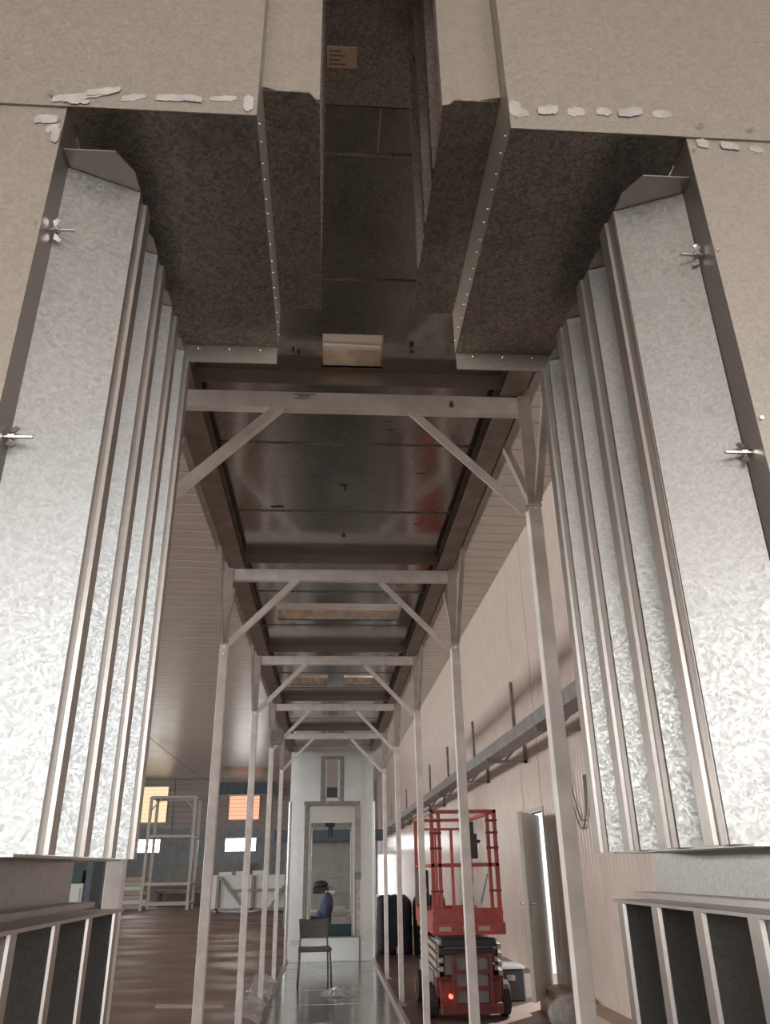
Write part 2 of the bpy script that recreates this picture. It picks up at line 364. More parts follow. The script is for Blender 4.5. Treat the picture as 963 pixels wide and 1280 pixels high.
# ================================================================== FOREGROUND OVEN MOUTH
C0 = 0.075
def X(s, u): return C0 + s * u
UO, UI, US, UB = 0.50, 0.398, 0.205, 0.108
Y0, Y1, ZS, ZX, ZT = 0.87, 1.475, 2.54, 2.66, 3.36
GAP0, GAP1 = 1.395, 1.470
def oven_mouth(th, detail, fm, finm, lipm, darkm):
    """keyhole-shaped sheet-metal mouth with labyrinth plates, in its own coordinates (front face at Y0)"""
    E = thing(*th)
    off = E.location
    B = lambda: MB(off if detail else (0, 0, 0))
    return E, B
mouth = thing('oven_entry_section', 'galvanised sheet-metal oven mouth with keyhole opening framing the whole foreground', 'oven', (C0, 1.1, 0))
OFF = Vector((C0, 1.1, 0))
def B(): return MB(OFF)
bolt0 = None
for s in (-1, 1):
    # front sheets: upper one laps over the lower, joint at the shoulder
    part('front_sheet', B().box(X(s, US), X(s, 1.9), Y0 - 0.004, Y0 - 0.001, ZS, 3.9), G_FRONT, mouth)
    part('front_sheet', B().box(X(s, UO), X(s, 1.9), Y0, Y0 + 0.003, 0.0, ZS + 0.03), G_FRONT, mouth)
    # folded edges of the opening
    part('return_flange', B().box(X(s, UO), X(s, UO + 0.003), Y0 + 0.003, Y0 + 0.052, 0.0, ZS), G_LIP, mouth)
    part('return_flange', B().box(X(s, US), X(s, US + 0.003), Y0 - 0.001, Y0 + 0.06, ZX, ZT + 0.2), G_LIP, mouth)
    part('side_wall', B().box(X(s, UO + 0.003), X(s, UO + 0.006), Y0 + 0.02, Y1, 0.0, ZS), G_FIN, mouth)
    # shoulder soffit with its turned-down far lip, riveted riser up to the slot box
    part('shoulder_soffit', B().box(X(s, US), X(s, UO), Y0, Y1, ZS, ZS + 0.003), G_DARK, mouth)
    part('soffit_lip', B().box(X(s, US + 0.002), X(s, UO - 0.002), Y1 - 0.004, Y1, ZS - 0.045, ZS), G_FRONT, mouth)
    part('slot_riser', B().box(X(s, US), X(s, US + 0.003), Y0, Y1, ZS + 0.003, ZX), G_FRONT, mouth)
    rv = B()
    for i in range(15): rv.ball((X(s, US - 0.001), Y0 + 0.03 + i * 0.0395, ZS + 0.022 + 0.006 * (i % 2)), 0.0022, 6, 4)
    for i in range(4): rv.ball((X(s, US + 0.04 + i * 0.07), Y1 - 0.005, ZS - 0.010), 0.003, 6, 4)
    part('rivets', rv, ZINC, mouth, kind='stuff')
    # slot box underside, its inner corner cut back
    ub = [(X(s, US), Y0 + 0.04), (X(s, UB + 0.018), Y0 + 0.04), (X(s, UB), Y0 + 0.062), (X(s, UB), Y1), (X(s, US), Y1)]
    part('slot_soffit', B().prism(ub, 'z', ZX - 0.003, ZX), G_DARK, mouth)
    for k in range(4):
        yk = 0.925 + 0.135 * k
        part('slot_plate', B().strip([(X(s, US), yk - 0.02), (X(s, UB), yk), (X(s, UB), yk + 0.022), (X(s, UB + 0.004), yk + 0.024), (X(s, UB + 0.004), yk + 0.045)], 'z', ZX, ZT), G_FRONT if k == 0 else G_SLOT_SHADED, mouth)
    # labyrinth fins, above and below the side gap
    for k in range(4):
        yi = 0.962 + 0.143 * k; yo = yi - 0.045
        for z0, z1, mt in ((GAP1, 2.465, G_FIN), (0.03, GAP0, G_FIN)):
            low = z1 < 2
            ya_, yb_ = (yi, yo) if low else (yo, yi)
            f = part('baffle_plate', B().strip([(X(s, UO), ya_), (X(s, UI), yb_)], 'z', z0, z1), mt, mouth)
            if low: lp = B().strip([(X(s, UI), yo), (X(s, UI - 0.0035), yo + 0.001), (X(s, UI - 0.0035), yo + 0.020), (X(s, UI + 0.004), yo + 0.024), (X(s, UI + 0.004), yo + 0.040)], 'z', z0, z1)
            else: lp = B().strip([(X(s, UI), yi), (X(s, UI), yi + 0.026), (X(s, UI - 0.0055), yi + 0.027), (X(s, UI - 0.0055), yi + 0.052)], 'z', z0, z1)
            part('folded_lip', lp, G_LIP, f)
            if z1 > 2:
                f_cap = B().prism([(X(s, UO - 0.002), yo - 0.033), (X(s, UI + 0.022), yo - 0.033), (X(s, UI), yi - 0.040), (X(s, UI), yi), (X(s, UO - 0.002), yo + 0.003)], 'z', z1 + 0.001, z1 + 0.0035)
                part('cap_tab', f_cap, G_LIP, f)
    part('gap_shelf', B().box(X(s, 0.392), X(s, UO), Y0 - 0.005, 1.39, GAP0, GAP0 + 0.004).box(X(s, 0.46), X(s, UO), Y0 + 0.06, Y1, GAP0 + 0.004, GAP0 + 0.012), G_LIP, mouth)
    part('gap_rail', B().box(X(s, UI + 0.01), X(s, UO), 0.925, 1.40, GAP1 - 0.003, GAP1), G_LIP, mouth)
    # wing-nut bolts through the return flange
    for z, u, yy in ((2.322, UO, 0.905), (1.967, UO, 0.905), (2.94, US, 0.905)):
        b = MB().tube([(0, 0, 0), (0.034, 0, 0)], 0.0026, 8).tube([(0.004, 0, 0), (0.012, 0, 0)], 0.006, 8)
        for q in (-1, 1):
            b.add([(0.006, -0.0015, 0.004 * q), (0.006, 0.0015, 0.004 * q), (0.015, 0.0015, 0.014 * q), (0.015, -0.0015, 0.014 * q), (0.010, -0.0015, 0.017 * q), (0.010, 0.0015, 0.017 * q), (0.003, 0.0015, 0.013 * q), (0.003, -0.0015, 0.013 * q)],
                  [(0, 1, 2, 3), (3, 2, 5, 4), (4, 5, 6, 7), (7, 6, 1, 0), (0, 3, 4, 7), (1, 6, 5, 2)])
        if s > 0:
            for v in b.v: v.x = -v.x
        o = part('wing_bolt', b, ZINC, mouth, (X(s, u) - OFF.x, yy - OFF.y, z - OFF.z), smooth=False)
        o.rotation_euler = (0.5 * (1 if z > 2 else -0.3), 0, 0)
    # screws along the shoulder joint
    sw = B()
    for u in (0.525, 0.612, 0.72, 0.85): sw.tube([(X(s, u), Y0 - 0.004, ZS + 0.022), (X(s, u), Y0 - 0.010, ZS + 0.022)], 0.005, 8)
    for z in (ZS - 0.03, 2.30, 2.0): sw.tube([(X(s, UO + 0.006), Y0, z), (X(s, UO + 0.006), Y0 - 0.004, z)], 0.003, 8)
    part('screws', sw, ZINC, mouth, kind='stuff')
part('slot_top', B().box(X(-1, US), X(1, US), Y0, Y1, ZT, ZT + 0.003), G_DARK, mouth)
part('slot_header', B().box(X(-1, US), X(1, US), Y1 - 0.003, Y1, ZT, ZT + 0.22), G_DARK, mouth)
st = part('sticker', B().box(-0.032, 0.045, 1.305, 1.362, ZT - 0.0025, ZT - 0.0005), PAPER, mouth, label='small buff paper sticker')
ln = B()
for i in range(4): ln.box(-0.026, 0.004 + 0.012 * (i % 2), 1.314 + i * 0.012, 1.318 + i * 0.012, ZT - 0.0032, ZT - 0.0024)
part('print', ln, INK, st)
# white scuffs rubbed on along the joints
NS = [0]
def scuff(x, z, w_, h_, sl, y=Y0 - 0.004):
    NS[0] += 1; y -= 0.0009 * (NS[0] % 3)
    n = 9; m = B(); pr_ = None
    for i in range(n + 1):
        t = i / n; h2 = h_ * 1.25; e = 0.45 + 0.55 * math.sin(math.pi * min(1, max(0, 0.12 + 0.76 * t)))
        px = x + w_ * (t - 0.5); q = (z + sl * (t - 0.5) + h2 / 2 * e + random.uniform(-.002, .002), z + sl * (t - 0.5) - h2 / 2 * e + random.uniform(-.002, .002))
        m.v += [Vector((px, yy, zz)) - m.o for yy in (y - 0.0008, y - 0.0002) for zz in q]
        if i:
            k = 4 * i; m.f += [(k - 4, k, k + 1, k - 3), (k - 2, k - 1, k + 3, k + 2), (k - 4, k - 2, k + 2, k), (k - 3, k + 1, k + 3, k - 1)]
    m.f += [(0, 1, 3, 2), (4 * n, 4 * n + 2, 4 * n + 3, 4 * n + 1)]
    part('paint_scuff', m, SCUFF, mouth)
for a in [(-0.405, 2.563, 0.085, 0.013, 0.020), (-0.372, 2.575, 0.05, 0.012, 0.012), (-0.325, 2.566, 0.036, 0.012, 0.010), (-0.255, 2.569, 0.070, 0.013, 0.004),
          (-0.232, 2.567, 0.03, 0.010, -0.004), (-0.185, 2.574, 0.042, 0.010, 0.002), (-0.144, 2.566, 0.016, 0.03, 0.0), (-0.410, 2.549, 0.04, 0.008, 0.0),
          (0.297, 2.575, 0.03, 0.016, 0.004), (0.29, 2.585, 0.02, 0.03, 0.0), (0.345, 2.584, 0.034, 0.018, 0.006), (0.393, 2.585, 0.030, 0.017, 0.004), (0.440, 2.588, 0.026, 0.015, 0.002),
          (0.485, 2.589, 0.042, 0.017, 0.008), (0.540, 2.590, 0.032, 0.015, 0.004)]:
    scuff(*a)
for a in [(-0.452, 2.512, 0.035, 0.016, 0.004), (-0.432, 2.478, 0.012, 0.028, 0.0), (-0.44, 2.494, 0.018, 0.014, 0.008), (0.600, 2.530, 0.02, 0.016, -0.002), (0.645, 2.525, 0.03, 0.014, -0.004), (0.69, 2.522, 0.022, 0.012, -0.004)]:
    scuff(*a, y=Y0)

# ================================================================== TUNNEL ROOF
ZR = 3.60
roof = thing('tunnel_roof', 'long glossy galvanised roof of cross plates running away overhead through the tunnel', 'roof', (C0, 8.3, ZR))
RO = Vector((C0, 8.3, ZR))
HALF = 0.84
edges = [1.47, 1.84, 2.44, 3.08, 3.77, 4.67, 5.44, 6.30, 7.30, 8.04, 8.90, 9.30, 10.15, 10.64, 11.6, 12.4, 13.14, 14.0, 14.8, 15.40]
holes = {3: [(-0.055, 0.215, 2.79, 3.03)], 8: [(-0.50, 0.64, 6.62, 7.12)], 12: [(-0.50, -0.03, 9.42, 10.0), (0.17, 0.63, 9.42, 10.0)]}
for i in range(1, len(edges)):
    a, b = edges[i - 1] + 0.002, edges[i] - 0.002
    mb = MB(RO)
    hs = holes.get(i, [])
    if not hs: mb.box(C0 - HALF, C0 + HALF, a, b, ZR, ZR + 0.004)
    else:
        h0, h1 = hs[0][2], hs[0][3]
        mb.box(C0 - HALF, C0 + HALF, a, h0, ZR, ZR + 0.004).box(C0 - HALF, C0 + HALF, h1, b, ZR, ZR + 0.004)
        x = C0 - HALF
        for q in hs + [(C0 + HALF, 0, 0, 0)]:
            mb.box(x, q[0], h0, h1, ZR, ZR + 0.004); x = q[1]
    pl = part('roof_plate', mb, G_ROOF, roof)
    if i in (3, 6, 9, 13, 16):                     # turned-down edge where a plate meets a portal frame
        part('plate_flange', MB(RO).box(C0 - 0.72, C0 + 0.72, b - 0.004, b, ZR - 0.075, ZR), G_FRONT, pl)
    else:
        part('plate_seam', MB(RO).box(C0 - 0.73, C0 + 0.73, b - 0.006, b, ZR - 0.007, ZR), G_DARK, pl)
    for q in hs:
        x0, x1, h0, h1 = q
        part('hole_lining', MB(RO).box(x0 - 0.01, x1 + 0.01, h1, h1 + 0.01, ZR, ZR + 0.10).box(x0 - 0.01, x1 + 0.01, h0 - 0.01, h0, ZR + 0.002, ZR + 0.10).box(x0 - 0.01, x0, h0, h1, ZR + 0.002, ZR + 0.10).box(x1, x1 + 0.01, h0, h1, ZR + 0.002, ZR + 0.10), CREAM, pl)
for (x, y, lx, ly) in ((-0.19, 2.915, 0.012, 0.05), (-0.165, 2.93, 0.012, 0.035), (0.345, 2.85, 0.018, 0.05), (0.35, 2.90, 0.014, 0.03), (0.30, 3.60, 0.05, 0.008), (0.29, 3.52, 0.03, 0.008), (0.07, 4.27, 0.05, 0.02), (0.075, 4.32, 0.015, 0.06), (0.08, 5.06, 0.02, 0.09), (-0.36, 4.60, 0.09, 0.03), (0.53, 4.10, 0.05, 0.012)):
    q = [(x + lx * 0.8 * math.cos(a) * random.uniform(.5, 1), y + ly * 0.8 * math.sin(a) * random.uniform(.5, 1)) for a in [i * math.pi / 5 for i in range(10)]]
    part('marker_smudge', MB(RO).prism(q, 'z', ZR - 0.0012, ZR - 0.0004), SMUDGE, roof)
part('red_mark', MB(RO).box(0.60, 0.62, 4.70, 4.86, ZR - 0.0012, ZR - 0.0004).box(0.56, 0.62, 4.845, 4.86, ZR - 0.0022, ZR - 0.0014), RED, roof, label='small red paint mark')
part('roof_seam', MB(RO).box(0.128, 0.134, 1.66, 1.84, ZR - 0.004, ZR), ZINC, roof)
for s in (-1, 1):
    part('side_rail', MB(RO).strip([(C0 + s * 0.72, ZR - 0.10), (C0 + s * 0.83, ZR - 0.10), (C0 + s * 0.83, ZR - 0.002), (C0 + s * 0.72, ZR - 0.002)], 'y', 1.47, 15.4, 0.006), RAIL, roof)
    part('edge_angle', MB(RO).strip([(C0 + s * 0.90, ZR - 0.06), (C0 + s * 0.86, ZR - 0.06), (C0 + s * 0.86, ZR + 0.06)], 'y', 1.6, 15.3, 0.003), WHITE_DULL, roof)

# ================================================================== PORTAL FRAMES
def frame(y, label):
    t = thing('portal_frame', label, 'frame', (C0, y, 0), 0, 'white steel portal frames carrying the tunnel roof')
    o = Vector((C0, y, 0)); U = 0.83; ZB = 2.92
    part('beam', MB(o).box(C0 - U + 0.0, C0 + U, y - 0.024, y + 0.026, 3.405, 3.495), WHITE, t, bevel=0.004)
    for s in (-1, 1):
        x = C0 + s * U
        p = part('post', MB(o).box(x - 0.03, x + 0.03, y - 0.03, y + 0.03, -0.02, ZB), WHITE, t, bevel=0.004)
        part('foot_plate', MB(o).box(x - 0.06, x + 0.06, y - 0.06, y + 0.06, -0.02, -0.012), WHITE, p)
        part('post_cap', MB(o).box(x - 0.034, x + 0.034, y - 0.034, y + 0.034, ZB, ZB + 0.006), WHITE, p)
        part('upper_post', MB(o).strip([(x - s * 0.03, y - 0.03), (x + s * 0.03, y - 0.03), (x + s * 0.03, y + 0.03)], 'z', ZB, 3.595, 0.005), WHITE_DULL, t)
        part('knee_brace', MB(o).angle((x - s * 0.03, y - 0.028, ZB - 0.02), (C0 + s * 0.305, y - 0.028, 3.41), 0.042 , (0, 1, 0)), WHITE, t)
        for d in (-1, 1):
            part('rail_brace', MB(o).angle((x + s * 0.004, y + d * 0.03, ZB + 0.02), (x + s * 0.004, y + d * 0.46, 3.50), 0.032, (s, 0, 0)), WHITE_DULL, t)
        bt = MB(o)
        for dz in (-0.05, -0.10): bt.tube([(x - s * 0.0, y - 0.030, ZB + dz + 0.03), (x, y - 0.037, ZB + dz + 0.03)], 0.007, 6)
        part('bolts', bt, ZINC, t, kind='stuff')
    return t
for y, l in zip((3.12, 5.50, 8.10, 10.70, 13.20),
                ('nearest white steel portal frame, its wide beam level with the first roof hole', 'second white portal frame from the camera, its post left of the brown floor',
                 'third white portal frame from the camera, just beyond the wide roof slot', 'fourth white portal frame, the one standing beside the red scissor lift',
                 'fifth and farthest white portal frame, its feet beside the black chair')):
    fr = frame(y, l)
    if y < 4:
        sm = MB((C0, y, 0))
        for (x0, x1, z0) in ((-0.19, -0.09, 3.478), (-0.17, -0.11, 3.468), (-0.19, -0.12, 3.455), (0.55, 0.56, 3.44), (0.545, 0.565, 3.428)): sm.box(x0, x1, y - 0.0252, y - 0.0242, z0, z0 + 0.006 + 0.02 * (x0 > 0.5))
        part('marker_smudges', sm, GREYP, fr, kind='stuff')
    if 10 < y < 11:
        part('junction_box', MB((C0, y, 0)).box(C0 - 0.86, C0 - 0.68, y - 0.09, y - 0.033, 2.96, 3.14), GREYP, fr, bevel=0.008)

# ================================================================== TUNNEL FLOOR
tf = thing('tunnel_floor', 'wet-looking galvanised plate floor between the two rows of white posts', 'floor', (C0, 8, 0))
TO = Vector((C0, 8, 0))
y = 1.5; k = 0
while y < 15.35:
    y2 = min(15.4, y + 0.62)
    for a, b in ((-0.72, 0.02), (0.024, 0.72)):
        part('floor_plate', MB(TO).box(C0 + a, C0 + b, y, y2 - 0.004, -0.02, random.uniform(-0.0015, 0.0015)), G_FLOOR, tf)
    y = y2
for s in (-1, 1):
    part('floor_curb', MB(TO).strip([(C0 + s * 0.72, 0.0), (C0 + s * 0.735, 0.045), (C0 + s * 0.775, 0.045), (C0 + s * 0.79, -0.018)], 'y', 1.5, 15.4, 0.003), G_LIP, tf)

# ================================================================== FAR OVEN SECTION
YE = 15.45
far = thing('oven_end_section', 'far galvanised oven wall with keyhole slot and tall doorway closing the tunnel', 'oven', (C0, YE, 0))
FO = Vector((C0, YE, 0))
def F(): return MB(FO)
part('head_sheet', F().prism([(X(-1, 0.78), 2.60), (X(-1, 0.20), 2.60), (X(-1, 0.20), 3.36), (X(1, 0.20), 3.36), (X(1, 0.20), 2.60), (X(1, 0.78), 2.60), (X(1, 0.78), 3.66), (X(-1, 0.78), 3.66)], 'y', YE, YE + 0.004), G_END, far)
part('slot_frame', F().box(X(-1, 0.22), X(-1, 0.145), YE - 0.012, YE, 2.60, 3.36).box(X(1, 0.145), X(1, 0.22), YE - 0.012, YE, 2.60, 3.36).box(X(-1, 0.22), X(1, 0.22), YE - 0.012, YE, 3.36, 3.42), GREYP, far)
part('slot_back_frame', F().box(X(-1, 0.15), X(-1, 0.105), YE + 0.10, YE + 0.11, 2.66, 3.36).box(X(1, 0.105), X(1, 0.15), YE + 0.10, YE + 0.11, 2.66, 3.36).box(X(-1, 0.15), X(1, 0.15), YE + 0.10, YE + 0.11, 2.62, 2.68), G_END, far)
part('slot_back_panel', F().box(X(-1, 0.3), X(1, 0.3), YE + 1.6, YE + 1.61, 2.98, 3.9), UPPERP, far)
part('slot_back_box', F().box(X(-1, 0.10), X(1, 0.10), YE + 0.5, YE + 0.7, 2.62, 2.90), BLUEST, far)
for s in (-1, 1):
    cs = part('column_sheet', F().strip([(X(s, 0.80), YE - 0.02), (X(s, 0.74), YE), (X(s, 0.50), YE), (X(s, 0.50), YE + 0.06)], 'z', 0.0, 2.60, 0.004), G_END, far)
    part('edge_trim', F().box(X(s, 0.80), X(s, 0.775), YE - 0.034, YE - 0.02, 0.0, 2.6), ZINC, cs)
    part('door_jamb', F().box(X(s, 0.50), X(s, 0.43), YE - 0.01, YE + 0.05, 0.38, 2.54), GREYP, far)
    part('inner_jamb', F().box(X(s, 0.43), X(s, 0.40), YE + 0.1, YE + 0.14, 0.38, 2.50), G_END, far)
    for k in range(3):
        part('baffle_plate', F().strip([(X(s, 0.52), YE + 0.16 + 0.14 * k), (X(s, 0.378), YE + 0.20 + 0.14 * k), (X(s, 0.378), YE + 0.25 + 0.14 * k)], 'z', 0.38, 2.42, 0.004), G_LIP, far)
    part('inner_side_wall', F().box(X(s, 0.50), X(s, 0.505), YE + 0.06, YE + 1.4, 0.0, 2.54), G_LIP, far)
    part('inner_soffit', F().box(X(s, 0.20), X(s, 0.50), YE + 0.0, YE + 0.6, 2.54, 2.545), G_DARK, far)
part('header_rail', F().box(X(-1, 0.52), X(1, 0.52), YE - 0.025, YE - 0.004, 2.54, 2.61), GREYP, far)
part('header_sheet', F().box(X(-1, 0.43), X(1, 0.43), YE + 0.14, YE + 0.15, 2.24, 2.54), G_LIP, far)
part('exit_frame', F().box(X(-1, 0.42), X(-1, 0.38), YE + 1.38, YE + 1.42, 0.42, 2.35).box(X(1, 0.38), X(1, 0.42), YE + 1.38, YE + 1.42, 0.42, 2.35).box(X(-1, 0.42), X(1, 0.42), YE + 1.38, YE + 1.42, 2.33, 2.38).box(X(-1, 0.42), X(1, 0.42), YE + 1.38, YE + 1.42, 0.40, 0.45), ZINC, far)
part('bottom_rail', F().box(X(-1, 0.42), X(1, 0.42), YE + 0.3, YE + 0.33, 0.30, 0.56), TEAL, far, label='dark teal bottom rail')
part('sill_sheet', F().box(X(-1, 0.78), X(-1, 0.50), YE - 0.002, YE + 0.002, 0.0, 0.38).box(X(-1, 0.50), X(1, 0.50), YE - 0.006, YE - 0.002, 0.0, 0.37), G_END, far)
part('sill_edge', F().box(X(-1, 0.50), X(1, 0.53), YE - 0.02, YE - 0.006, 0.365, 0.385).box(X(1, 0.50), X(1, 0.53), YE - 0.02, YE - 0.006, 0.0, 0.365), GREYP, far)
cb = F().box(X(1, 0.43), X(1, 0.53), YE - 0.06, YE - 0.01, 1.40, 2.52)
part('cable_duct', cb, BEIGE, far); part('duct_end', F().box(X(1, 0.42), X(1, 0.54), YE - 0.07, YE - 0.01, 1.28, 1.40), GREYP, far)
part('lower_strip', F().box(X(1, 0.45), X(1, 0.52), YE - 0.02, YE - 0.01, 0.39, 1.28), CREAM, far)
def scuff2(pts):
    part('paint_scuff', F().prism([(a, b) for a, b in pts], 'y', YE - 0.008, YE - 0.003), WBOX, far)
scuff2([(X(1, 0.55), 0.42), (X(1, 0.60), 0.44), (X(1, 0.66), 0.55), (X(1, 0.62), 0.56)])
scuff2([(X(1, 0.55), 0.26), (X(1, 0.73), 0.28), (X(1, 0.73), 0.38), (X(1, 0.60), 0.36)])
scuff2([(X(-1, 0.70), 0.26), (X(-1, 0.56), 0.26), (X(-1, 0.56), 0.34), (X(-1, 0.68), 0.35)])
# conveyor hook set hanging in the doorway head
hk = thing('conveyor_hanger', 'dark conveyor hanger with a small orange bracket hanging in the far doorway head', 'hanger', (C0 - 0.02, YE + 0.3, 2.0))
ho = Vector((C0 - 0.02, YE + 0.3, 2.0))
part('hanger_bar', MB(ho).box(C0 - 0.05, C0 + 0.01, YE + 0.28, YE + 0.32, 2.28, 2.62), GREYP, hk)
part('hanger_block', MB(ho).box(C0 - 0.12, C0 + 0.06, YE + 0.26, YE + 0.34, 2.18, 2.32), BLACK, hk, bevel=0.01)
part('hanger_weight', MB(ho).tube([(C0 - 0.02, YE + 0.3, 2.0), (C0 - 0.02, YE + 0.3, 2.02), (C0 - 0.02, YE + 0.3, 2.18)], [0.05, 0.055, 0.045], 10), BLUEST, hk)
part('bracket', MB(ho).box(C0 - 0.16, C0 + 0.12, YE + 0.27, YE + 0.29, 2.58, 2.62), ORANGE, hk, label='orange bracket')

# ================================================================== CHAIR
ch = thing('stacking_chair', 'charcoal plastic stacking chair standing on the shiny tunnel floor', 'chair', (-0.16, 12.45, 0), math.radians(4))
def slab(nx, ny, fn, th, nrm):
    vs = []; fs = []
    for lay in (0, 1):
        for j in range(ny + 1):
            for i in range(nx + 1):
                p = Vector(fn(i / nx, j / ny)); vs.append(p + Vector(nrm) * th * lay)
    N = (nx + 1) * (ny + 1); W = nx + 1
    for j in range(ny):
        for i in range(nx):
            a = j * W + i; fs += [(a, a + 1, a + W + 1, a + W), (N + a, N + a + W, N + a + W + 1, N + a + 1)]
    for i in range(nx):
        fs += [(i, N + i, N + i + 1, i + 1), (ny * W + i, ny * W + i + 1, N + ny * W + i + 1, N + ny * W + i)]
    for j in range(ny):
        fs += [(j * W, (j + 1) * W, N + (j + 1) * W, N + j * W), (j * W + nx, N + j * W + nx, N + (j + 1) * W + nx, (j + 1) * W + nx)]
    return MB().add(vs, fs)
part('seat', slab(8, 8, lambda a, b: ((a - .5) * (0.47 - 0.05 * b), -0.21 + 0.42 * b, 0.445 - 0.02 * math.sin(math.pi * a) * math.sin(math.pi * b) - (0.02 * (1 - b) ** 4) + 0.012 * abs(2 * a - 1) ** 3), 0.014, (0, 0, 1)), CHAIRM, ch, smooth=True, bevel=0.003)
part('backrest', slab(8, 6, lambda a, b: ((a - .5) * (0.40 + 0.03 * b), 0.19 + 0.07 * b + 0.03 * math.sin(math.pi * a), 0.56 + 0.25 * b - 0.02 * math.sin(math.pi * a) * (b - 0.3)), 0.012, (0, 1, 0)), CHAIRM, ch, smooth=True, bevel=0.003)
for s in (-1, 1):
    part('leg', MB().tube([(s * 0.225, -0.215, 0), (s * 0.215, -0.20, 0.25), (s * 0.205, -0.19, 0.44)], 0.012, 8), CHAIRM, ch, smooth=True)
    part('leg', MB().tube([(s * 0.215, 0.26, 0), (s * 0.20, 0.21, 0.44), (s * 0.19, 0.215, 0.58), (s * 0.19, 0.255, 0.76)], 0.012, 8), CHAIRM, ch, smooth=True)
    part('seat_rail', MB().tube([(s * 0.205, -0.19, 0.435), (s * 0.20, 0.21, 0.435)], 0.010, 8), CHAIRM, ch, smooth=True)
part('front_rail', MB().tube([(-0.205, -0.19, 0.43), (0.205, -0.19, 0.43)], 0.010, 8), CHAIRM, ch, smooth=True)

# crumpled packing film on the floor, film flap against the left kerb
def crumple(nx, ny, lx, ly, h, seed):
    r = random.Random(seed); vs = []; fs = []
    for j in range(ny + 1):
        for i in range(nx + 1):
            a, b = i / nx * 2 - 1, j / ny * 2 - 1; q = max(0, 1 - (a * a + b * b) * 0.9)
            vs.append((a * lx / 2 + r.uniform(-.02, .02), b * ly / 2 + r.uniform(-.02, .02), 0.006 + h * q * r.uniform(0.35, 1.0)))
    fs = [(j * (nx + 1) + i, j * (nx + 1) + i + 1, (j + 1) * (nx + 1) + i + 1, (j + 1) * (nx + 1) + i) for j in range(ny) for i in range(nx)]
    return MB().add(vs, fs)
pf = part('packing_film', crumple(16, 12, 0.42, 0.5, 0.10, 3), FILM, None, (0.16, 11.55, 0.0)); tag(pf, 'crumpled clear plastic film lying on the tunnel floor before the chair', 'film')
for (ya_, yb_, lab) in ((9.2, 10.62, 'nearer loose shiny film curling up over the left floor kerb'), (10.80, 12.6, 'farther loose shiny film curling up beside the left floor kerb, behind the post')):
    fl = part('protective_film', slab(5, 12, lambda a, b: (-0.66 - 0.26 * a + 0.02 * math.sin(9 * b), ya_ + (yb_ - ya_) * b, 0.055 + 0.16 * a * math.sin(math.pi * (0.15 + 0.7 * b)) ** 0.5 + 0.02 * math.sin(11 * b + 4 * a)), 0.003, (0, 0, 1)), FILM, None, smooth=True)
    tag(fl, lab, 'film', 'loose film along the left kerb')

# ================================================================== SCISSOR LIFT
lift = thing('scissor_lift', 'lowered red scissor lift with guard rails parked beside the right-hand wall', 'lift', (1.56, 9.55, -0.02), 0)
LW, LL = 0.39, 1.75
part('chassis', MB().box(-LW + 0.06, LW - 0.06, 0.06, LL, 0.10, 0.36).box(-LW + 0.02, LW - 0.02, 0.12, LL - 0.1, 0.20, 0.40), DRED, lift, bevel=0.01)
for s in (-1, 1):
    for y in (0.28, 1.42):
        wmb = MB().tube([(s * (LW - 0.05), y, 0.17), (s * (LW - 0.035), y, 0.17), (s * (LW + 0.045), y, 0.17), (s * (LW + 0.06), y, 0.17)], [0.15, 0.168, 0.168, 0.15], 20)
        wh = part('wheel', wmb, RUBBER, lift, bevel=0.004)
        part('hub', MB().tube([(s * (LW + 0.055), y, 0.17), (s * (LW + 0.07), y, 0.17)], 0.075, 14), DRED, wh)
for s in (-1, 1):
    for i in range(4):
        z = 0.44 + i * 0.085
        part('scissor_arm', MB().bar((s * 0.30, 0.10, z + 0.03), (s * 0.30, LL - 0.12, z - 0.02), 0.04, 0.05), BEIGE, lift, bevel=0.004)
        part('scissor_arm', MB().bar((s * 0.345, 0.10, z - 0.02), (s * 0.345, LL - 0.12, z + 0.03), 0.04, 0.05), BEIGE, lift, bevel=0.004)
    part('side_tray', MB().box(s * 0.36, s * 0.39, 0.2, LL - 0.2, 0.24, 0.44), GREYP, lift, bevel=0.006)
part('power_unit', MB().box(-0.27, 0.27, 0.14, 0.9, 0.40, 0.74), GREYP, lift, bevel=0.02)
part('crosshead', MB().box(-0.30, 0.30, 0.07, 0.16, 0.68, 0.76).box(-0.33, 0.33, 0.09, 0.14, 0.60, 0.66), BLACK, lift, bevel=0.01)
lad = part('ladder_frame', MB().box(-0.20, -0.16, -0.02, 0.03, 0.10, 0.60).box(0.20, 0.24, -0.02, 0.03, 0.10, 0.62), DRED, lift, bevel=0.004)
for i in range(4): part('rung', MB().box(-0.16, 0.20, -0.015, 0.025, 0.12 + i * 0.155, 0.155 + i * 0.155), DRED, lad)
part('back_panel', MB().box(-0.15, 0.19, 0.035, 0.055, 0.10, 0.60), GREYP, lift)
part('bumper', MB().box(-0.33, 0.33, -0.01, 0.06, 0.06, 0.16), DRED, lift, bevel=0.01)
part('tail_lamp', MB().tube([(-0.23, -0.035, 0.23), (-0.23, 0.01, 0.23)], 0.022, 10), TAIL, lift, label='small lit red lamp')
part('deck', MB().box(-LW + 0.01, LW - 0.01, 0.0, LL + 0.05, 0.80, 0.86), RED, lift, bevel=0.006)
tb = part('toe_board', MB().box(-LW, LW, -0.02, 0.0, 0.80, 1.06).box(-LW, -LW + 0.02, 0, LL + 0.05, 0.86, 1.02).box(LW - 0.02, LW, 0, LL + 0.05, 0.86, 1.02).box(-LW, LW, LL + 0.05, LL + 0.07, 0.86, 1.02), RED, lift, bevel=0.006)
part('deck_lip', MB().box(-LW - 0.015, LW + 0.015, -0.05, -0.02, 0.80, 0.92), RED, lift, bevel=0.006)
